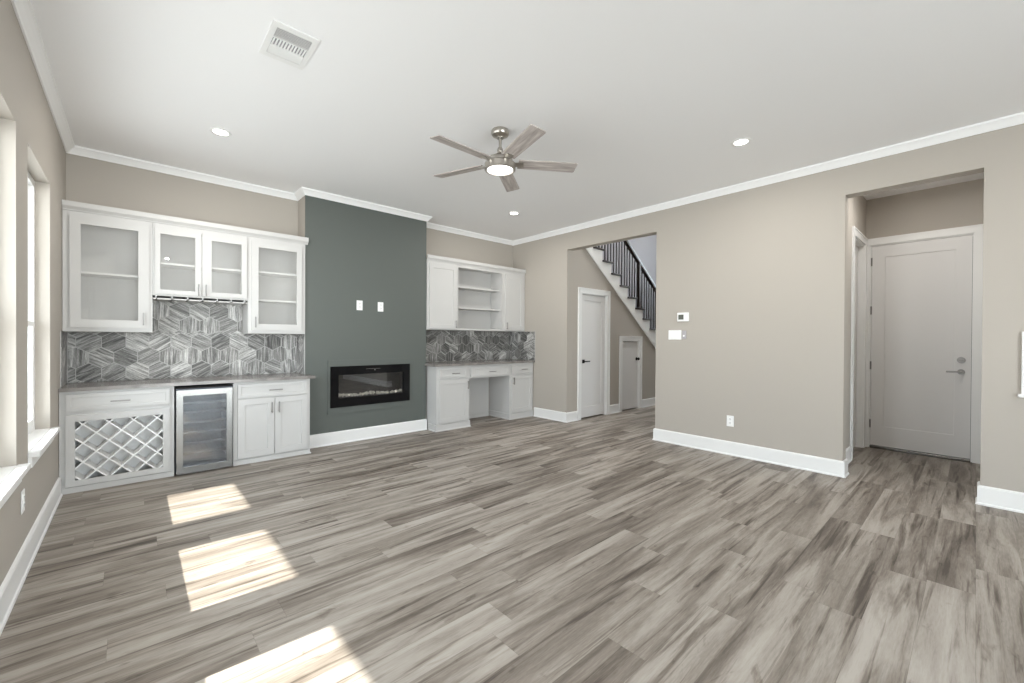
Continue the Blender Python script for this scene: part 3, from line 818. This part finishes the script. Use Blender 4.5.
# ------------------------------------------------------------------ desk
def desk_cab(x0, x1, dx0, dx1, ddx0, ddx1, hx, hdr, label):
    c = thing('desk_cabinet', ((x0 + x1) / 2, BY, 0), label, 'cabinet', 'desk base cabinets')
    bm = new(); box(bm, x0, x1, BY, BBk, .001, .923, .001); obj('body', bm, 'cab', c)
    bm = new(); pth = [(x0, YF - .04), (x0, BY), (x1, BY), (x1, BBk - .01)]
    if x1 > 5: pth = [(x0, BBk - .01), (x0, BY), (x1, BY)]
    sweep(bm, pth, [(.001, .001), (.020, .001), (.018, .014), (.010, .020), (.010, .092), (.001, .096)], -1)
    obj('plinth', bm, 'cab', c)
    bm = new(); shaker(bm, Fd, dx0, dx1, .752, .884, .019, .03, .006); dr = obj('drawer', bm, 'cab', c); pull(Fd, hdr, .816, .13, False, dr, .019)
    bm = new(); shaker(bm, Fd, ddx0, ddx1, .115, .726, .019, .062, .008); dr = obj('door', bm, 'cab', c); pull(Fd, hx, .632, .118, True, dr, .019)
desk_cab(3.175, 3.752, 3.215, 3.700, 3.215, 3.722, 3.704, 3.482, 'white desk base cabinet next to the green wall')
desk_cab(4.565, 5.100, 4.592, 5.072, 4.592, 5.060, 4.628, 4.860, 'white desk base cabinet in the room corner')
c = thing('desk_apron_cabinet', (4.16, BY, .72), 'shallow white cabinet holding one drawer over the desk knee space', 'cabinet')
bm = new(); box(bm, 3.754, 4.563, BY, BBk, .722, .740); box(bm, 3.754, 4.563, BY, BY + .018, .740, .923); box(bm, 3.754, 3.770, BY + .018, BBk, .740, .923); box(bm, 4.547, 4.563, BY + .018, BBk, .740, .923); obj('body', bm, 'cab', c)
bm = new(); shaker(bm, Fd, 3.770, 4.540, .742, .884, .019, .03, .006); dr = obj('drawer', bm, 'cab', c); pull(Fd, 4.172, .812, .13, False, dr, .019)
bm = new(); box(bm, 3.785, 4.535, YB - .022, YB - .003, .001, .718); sweep(bm, [(3.79, YB - .022), (4.53, YB - .022)], [(.001, .001), (.012, .001), (.012, .05), (.001, .055)], -1)
tag(obj('desk_back_panel', bm, 'cab'), 'white panel closing the back of the desk knee space', 'panel')

# ------------------------------------------------------------------ fireplace
f = thing('electric_fireplace', (2.336, YF, FZ0), 'black electric fireplace with a crystal bed set in the green wall', 'fireplace')
F = BACK(YF)
bm = new(); ring(bm, F, (1.774, 2.894, .380, 1.044), (FX0 - .002, FX1 + .002, FZ0 - .002, FZ1 + .002), .001, .014, 0); obj('surround', bm, 'green', f)
GI = (1.897, 2.782, .566, .858)
bm = new(); ring(bm, F, (FX0, FX1, FZ0, FZ1), GI, .001, .026, 0); obj('bezel', bm, 'bezel', f)
bm = new()
fbox(bm, F, FX0 + .03, FX1 - .03, FZ0 + .03, FZ0 + .045, -.20, 0); fbox(bm, F, FX0 + .03, FX1 - .03, FZ1 - .045, FZ1 - .03, -.20, 0)
fbox(bm, F, FX0 + .03, FX0 + .045, FZ0 + .045, FZ1 - .045, -.20, 0); fbox(bm, F, FX1 - .045, FX1 - .03, FZ0 + .045, FZ1 - .045, -.20, 0)
fbox(bm, F, FX0 + .03, FX1 - .03, FZ0 + .03, FZ1 - .03, -.215, -.2005)
obj('firebox', bm, 'dark', f)
bm = new(); fbox(bm, F, GI[0] - .003, GI[1] + .003, GI[2] - .003, GI[3] + .003, -.004, .0); obj('glass_pane', bm, 'fireglass', f)
bm = new(); fbox(bm, F, GI[0] - .05, GI[1] + .05, FZ0 + .0455, GI[2] + .004, -.19, -.006); obj('ember_shelf', bm, 'dark', f)
bm = new()
for k in range(150):
    px, py = random.uniform(GI[0], GI[1]), random.uniform(-.10, -.012); s = random.uniform(.010, .024)
    m4 = Matrix.Translation(F.p(px, GI[2] + .004 + s * .7 + .012 * random.random() * (1 + math.sin(px * 14)), py)) @ Matrix.Rotation(random.uniform(0, 6), 4, 'X') @ Matrix.Rotation(random.uniform(0, 6), 4, 'Z') @ Matrix.Diagonal((s, s * random.uniform(.6, 1), s * random.uniform(.6, 1), 1))
    bmesh.ops.create_icosphere(bm, subdivisions=1, radius=1, matrix=m4)
o = obj('crystal_bed', bm, 'crystal', f); o['kind'] = 'stuff'
bm = new(); fbox(bm, F, 2.245, 2.440, .920, .923, .0262, .0268); fbox(bm, F, 2.356, 2.372, .900, .910, .0262, .0268); obj('control_strip', bm, 'satin', f)

# ------------------------------------------------------------------ outlets and controls
def outlet(F, a, b, label, group=None, w=.078, h=.125, name='wall_outlet', rocker=False):
    o = thing(name, F.p(a, b, .001), label, 'outlet' if not rocker else 'switch', group)
    bm = new(); fbox(bm, F, a - w / 2, a + w / 2, b - h / 2, b + h / 2, .001, .006, .002); obj('cover_plate', bm, 'plastic', o)
    for s in (-1, 1):
        bm = new(); fbox(bm, F, a - .017, a + .017, b + s * .022 - .016, b + s * .022 + .016, .0062, .009, .003); r = obj('receptacle', bm, 'plastic', o)
        bm = new()
        for q in (-.007, .007): fbox(bm, F, a + q - .0016, a + q + .0016, b + s * .022 - .003, b + s * .022 + .008, .0091, .0094)
        cyl(bm, F.p(a, b + s * .022 - .009, .0091), F.n, .0025, .0003, 8)
        obj('slots', bm, 'slot', r)
    return o
G = 'white outlets on the walls'
outlet(BACK(YF), 2.166, 1.742, 'white outlet plate on the green wall, left of the pair', G)
outlet(BACK(YF), 2.450, 1.738, 'white outlet plate on the green wall, right of the pair', G)
outlet(RIGHT(XR), 1.888, .390, 'white outlet low on the long beige right wall', G)
outlet(LEFT(XL), 3.55, .400, 'white outlet below the sills on the left window wall', G)

F = RIGHT(XR)
t_ = thing('thermostat', F.p(2.452, 1.552, 0), 'white thermostat with small grey screen above the switch plate', 'thermostat')
bm = new(); fbox(bm, F, 2.380, 2.524, 1.552, 1.662, .001, .024, .004); obj('housing', bm, 'plastic', t_)
bm = new(); fbox(bm, F, 2.440, 2.506, 1.575, 1.636, .0242, .026); obj('screen', bm, 'screen', t_)
bm = new(); fbox(bm, F, 2.398, 2.412, 1.58, 1.630, .0242, .027, .001); obj('button', bm, 'plastic', t_)
t_ = thing('light_switch', F.p(2.56, 1.325, 0), 'wide white three gang switch plate below the thermostat', 'switch')
bm = new(); fbox(bm, F, 2.474, 2.646, 1.324, 1.444, .001, .007, .002); obj('cover_plate', bm, 'plastic', t_)
for k in range(3):
    bm = new(); a = 2.513 + k * .047; fbox(bm, F, a - .0165, a + .0165, 1.351, 1.417, .0072, .0105, .002); obj('rocker', bm, 'plastic', t_)
t_ = thing('wall_sensor', F.p(2.438, 1.33, 0), 'small grey wall control just right of the white switch plate', 'sensor')
bm = new(); fbox(bm, F, 2.412, 2.462, 1.334, 1.436, .001, .016, .003); obj('housing', bm, 'greyplastic', t_)
bm = new(); cyl(bm, F.p(2.438, 1.372, .0162), F.n, .011, .004, 16); obj('button', bm, 'plastic', t_)

# white framed recess at the right picture edge
t_ = thing('wall_niche_frame', F.p(-.55, .90, 0), 'white framed wall opening cut off by the right picture edge', 'frame')
bm = new(); ring(bm, F, (-.86, -.240, .92, 1.40), (-.83, -.266, .95, 1.37), .001, .022); obj('frame', bm, 'trim', t_)
bm = new(); fbox(bm, F, -.88, -.222, .893, .918, .001, .045, .003); obj('ledge', bm, 'trim', t_)
bm = new(); fbox(bm, F, -.829, -.267, .951, 1.369, .001, .006); obj('panel', bm, 'greyplastic', t_)

# ------------------------------------------------------------------ ceiling things
def downlight(x, y, label):
    o = thing('recessed_light', (x, y, HC), label, 'ceiling light', 'recessed ceiling lights')
    bm = new(); lathe(bm, (x, y, HC), [(.052, -.001), (.078, -.001), (.078, -.005), (.072, -.008), (.056, -.006), (.052, -.001)], 32); obj('trim_ring', bm, 'plastic', o, smooth=True)
    bm = new(); lathe(bm, (x, y, HC), [(0, -.002), (.053, -.002), (.053, -.004), (0, -.0045)], 32); obj('lens', bm, 'lens', o)
    return o
def lamp(o, dz, size, power):
    l = bpy.data.lights.new('lamp', 'AREA'); l.shape = 'DISK'; l.size = size; l.energy = power; l.color = (1, .97, .93)
    lo = bpy.data.objects.new('lamp', l); COL.objects.link(lo); lo.parent = o; lo.location = (0, 0, dz); return lo
d0 = downlight(.557, 4.355, 'recessed ceiling light over the wine rack at left')
lamp(d0, -.012, .10, LAMP)
for x, y, lb in ((4.000, 1.411, 'recessed ceiling light near the long right wall'), (3.947, 4.340, 'recessed ceiling light between fan and far corner'),
                 (.557, 1.411, 'recessed ceiling light beside the camera'), (.557, -1.5, 'recessed ceiling light behind the camera at left'), (4.0, -1.5, 'recessed ceiling light behind the camera at right')):
    dup(d0, (x, y, HC), lb)

v = thing('ceiling_vent', (.70, 2.79, HC), 'white three way air vent in the ceiling', 'vent')
VX0, VX1, VY0, VY1 = .575, .822, 2.612, 2.972
F = CEILF(HC)
bm = new(); ring(bm, F, (VX0, VX1, VY0, VY1), (VX0 + .03, VX1 - .03, VY0 + .045, VY1 - .045), .001, .008, -.004); obj('frame', bm, 'plastic', v)
bm = new(); fbox(bm, F, VX0 + .03, VX1 - .03, VY0 + .045, VY1 - .045, .0006, .0012); obj('backing', bm, 'greyplastic', v)
def louvre(a0, a1, b0, b1, tilt, along):
    """thin tilted blade hanging below the ceiling"""
    bm = new(); t2 = .0012
    if along == 'x':
        L0 = [F.p(a0, b0, .002), F.p(a0, b0 + t2 * 2, .002), F.p(a0, b0 + t2 * 2 + tilt, .010), F.p(a0, b0 + tilt, .010)]
        L1 = [F.p(a1, b0, .002), F.p(a1, b0 + t2 * 2, .002), F.p(a1, b0 + t2 * 2 + tilt, .010), F.p(a1, b0 + tilt, .010)]
    else:
        L0 = [F.p(a0, b0, .002), F.p(a0 + t2 * 2, b0, .002), F.p(a0 + t2 * 2 + tilt, b0, .010), F.p(a0 + tilt, b0, .010)]
        L1 = [F.p(a0, b1, .002), F.p(a0 + t2 * 2, b1, .002), F.p(a0 + t2 * 2 + tilt, b1, .010), F.p(a0 + tilt, b1, .010)]
    poly_prism(bm, L0, L1); obj('louvre', bm, 'plastic', v)
ix0, ix1, iy0, iy1 = VX0 + .032, VX1 - .032, VY0 + .047, VY1 - .047
yA, yB_ = iy0 + (iy1 - iy0) * .36, iy0 + (iy1 - iy0) * .68
for k in range(7): louvre(ix0, ix1, iy0 + .004 + k * (yA - iy0 - .006) / 7, 0, -.004, 'x')
for k in range(11): louvre(ix0 + .004 + k * (ix1 - ix0 - .008) / 10.5, 0, yA + .004, yB_ - .004, .004, 'y')
for k in range(7): louvre(ix0, ix1, yB_ + .003 + k * (iy1 - yB_ - .006) / 7, 0, .008, 'x')
bm = new()
for yy in (yA, yB_): fbox(bm, F, ix0 - .002, ix1 + .002, yy - .0035, yy + .0035, .0013, .009)
obj('divider', bm, 'plastic', v)

FC = (2.300, 2.707)
fan = thing('ceiling_fan', (FC[0], FC[1], HC), 'five blade ceiling fan with brushed nickel body and round lit lamp', 'ceiling fan')
bm = new(); lathe(bm, (*FC, 0), [(0, HC - .001), (.072, HC - .001), (.076, HC - .010), (.076, HC - .030), (.068, HC - .044), (.045, HC - .054), (.032, HC - .060), (.030, HC - .068), (0, HC - .068)], 40); obj('canopy', bm, 'nickel', fan, smooth=True)
bm = new(); cyl(bm, (*FC, 2.90), (0, 0, 1), .0125, .115, 20); lathe(bm, (*FC, 2.915), [(0, -.03), (.018, -.03), (.026, -.012), (.022, .010), (.016, .022), (0, .022)], 24); obj('downrod', bm, 'nickel', fan, smooth=True)
bm = new(); lathe(bm, (*FC, 0), [(0, 2.895), (.026, 2.892), (.038, 2.872), (.070, 2.856), (.098, 2.845), (.105, 2.835), (.105, 2.803), (0, 2.803)], 44); obj('motor_housing', bm, 'nickel', fan, smooth=True)
bm = new(); lathe(bm, (*FC, 0), [(0, 2.8025), (.122, 2.8025), (.131, 2.794), (.131, 2.748), (.126, 2.742), (.114, 2.742), (.113, 2.750), (0, 2.752)], 48); obj('light_ring', bm, 'nickel', fan, smooth=True)
bm = new(); lathe(bm, (*FC, 0), [(0, 2.7515), (.110, 2.7515), (.108, 2.747), (.085, 2.744), (0, 2.743)], 48); ln = obj('lens', bm, 'fanlens', fan, smooth=True)
lamp(fan, 2.738 - HC, .17, 1.2)
for ang in (182, 110, 38, -34, -106):
    bm = new()
    # local: x outward, y to the left seen from above
    r0, r1, w0, w1, th = .155, .66, .060, .066, .007
    pts = [(r0, -w0), (r1 - .012, -w1), (r1, -w1 + .012), (r1 - .004, w1 - .006), (r1 - .014, w1), (r0, w0)]
    poly_prism(bm, [(x, y, -th / 2) for x, y in pts], [(x, y, th / 2) for x, y in pts])
    me_loc = Vector((FC[0], FC[1], 2.806))
    bmesh.ops.recalc_face_normals(bm, faces=bm.faces[:])
    me = bpy.data.meshes.new('blade'); bm.to_mesh(me); bm.free(); me.materials.append(M['blade'])
    b = bpy.data.objects.new('blade', me); COL.objects.link(b); b.parent = fan; b.location = me_loc - fan.location
    b.rotation_euler = Matrix.Rotation(R(ang), 3, 'Z').__matmul__(Matrix.Rotation(R(-11), 3, 'X')).to_euler()
    bm = new()
    poly_prism(bm, [(.095, -.022, -.004), (.20, -.035, -.004), (.20, .035, -.004), (.095, .022, -.004)], [(.095, -.022, .0), (.20, -.035, .0), (.20, .035, .0), (.095, .022, .0)])
    bmesh.ops.translate(bm, verts=bm.verts[:], vec=(0, 0, -.004)); bmesh.ops.recalc_face_normals(bm, faces=bm.faces[:])
    me = bpy.data.meshes.new('blade_bracket'); bm.to_mesh(me); bm.free(); me.materials.append(M['nickel'])
    br = bpy.data.objects.new('blade_bracket', me); COL.objects.link(br); br.parent = b

# hall and nook lamps (unseen, added to brighten both spaces)
def fill_lamp(x, y, z, label, power):
    o = thing('added_fill_light', (x, y, z), label, 'ceiling light', 'added fill lights')
    bm = new(); lathe(bm, (x, y, z), [(0, -.001), (.16, -.001), (.16, -.03), (.15, -.034), (0, -.034)], 32); obj('base', bm, 'nickel', o)
    bm = new(); lathe(bm, (x, y, z), [(0, -.035), (.145, -.035), (.12, -.06), (0, -.072)], 32); obj('shade', bm, 'lens', o)
    lamp(o, -.08, .26, power)
fill_lamp(7.2, 3.4, SH, 'unseen round light added to brighten the stair hall', 42)
fill_lamp(5.75, .40, HC, 'unseen round light added to brighten the entry nook', 4)
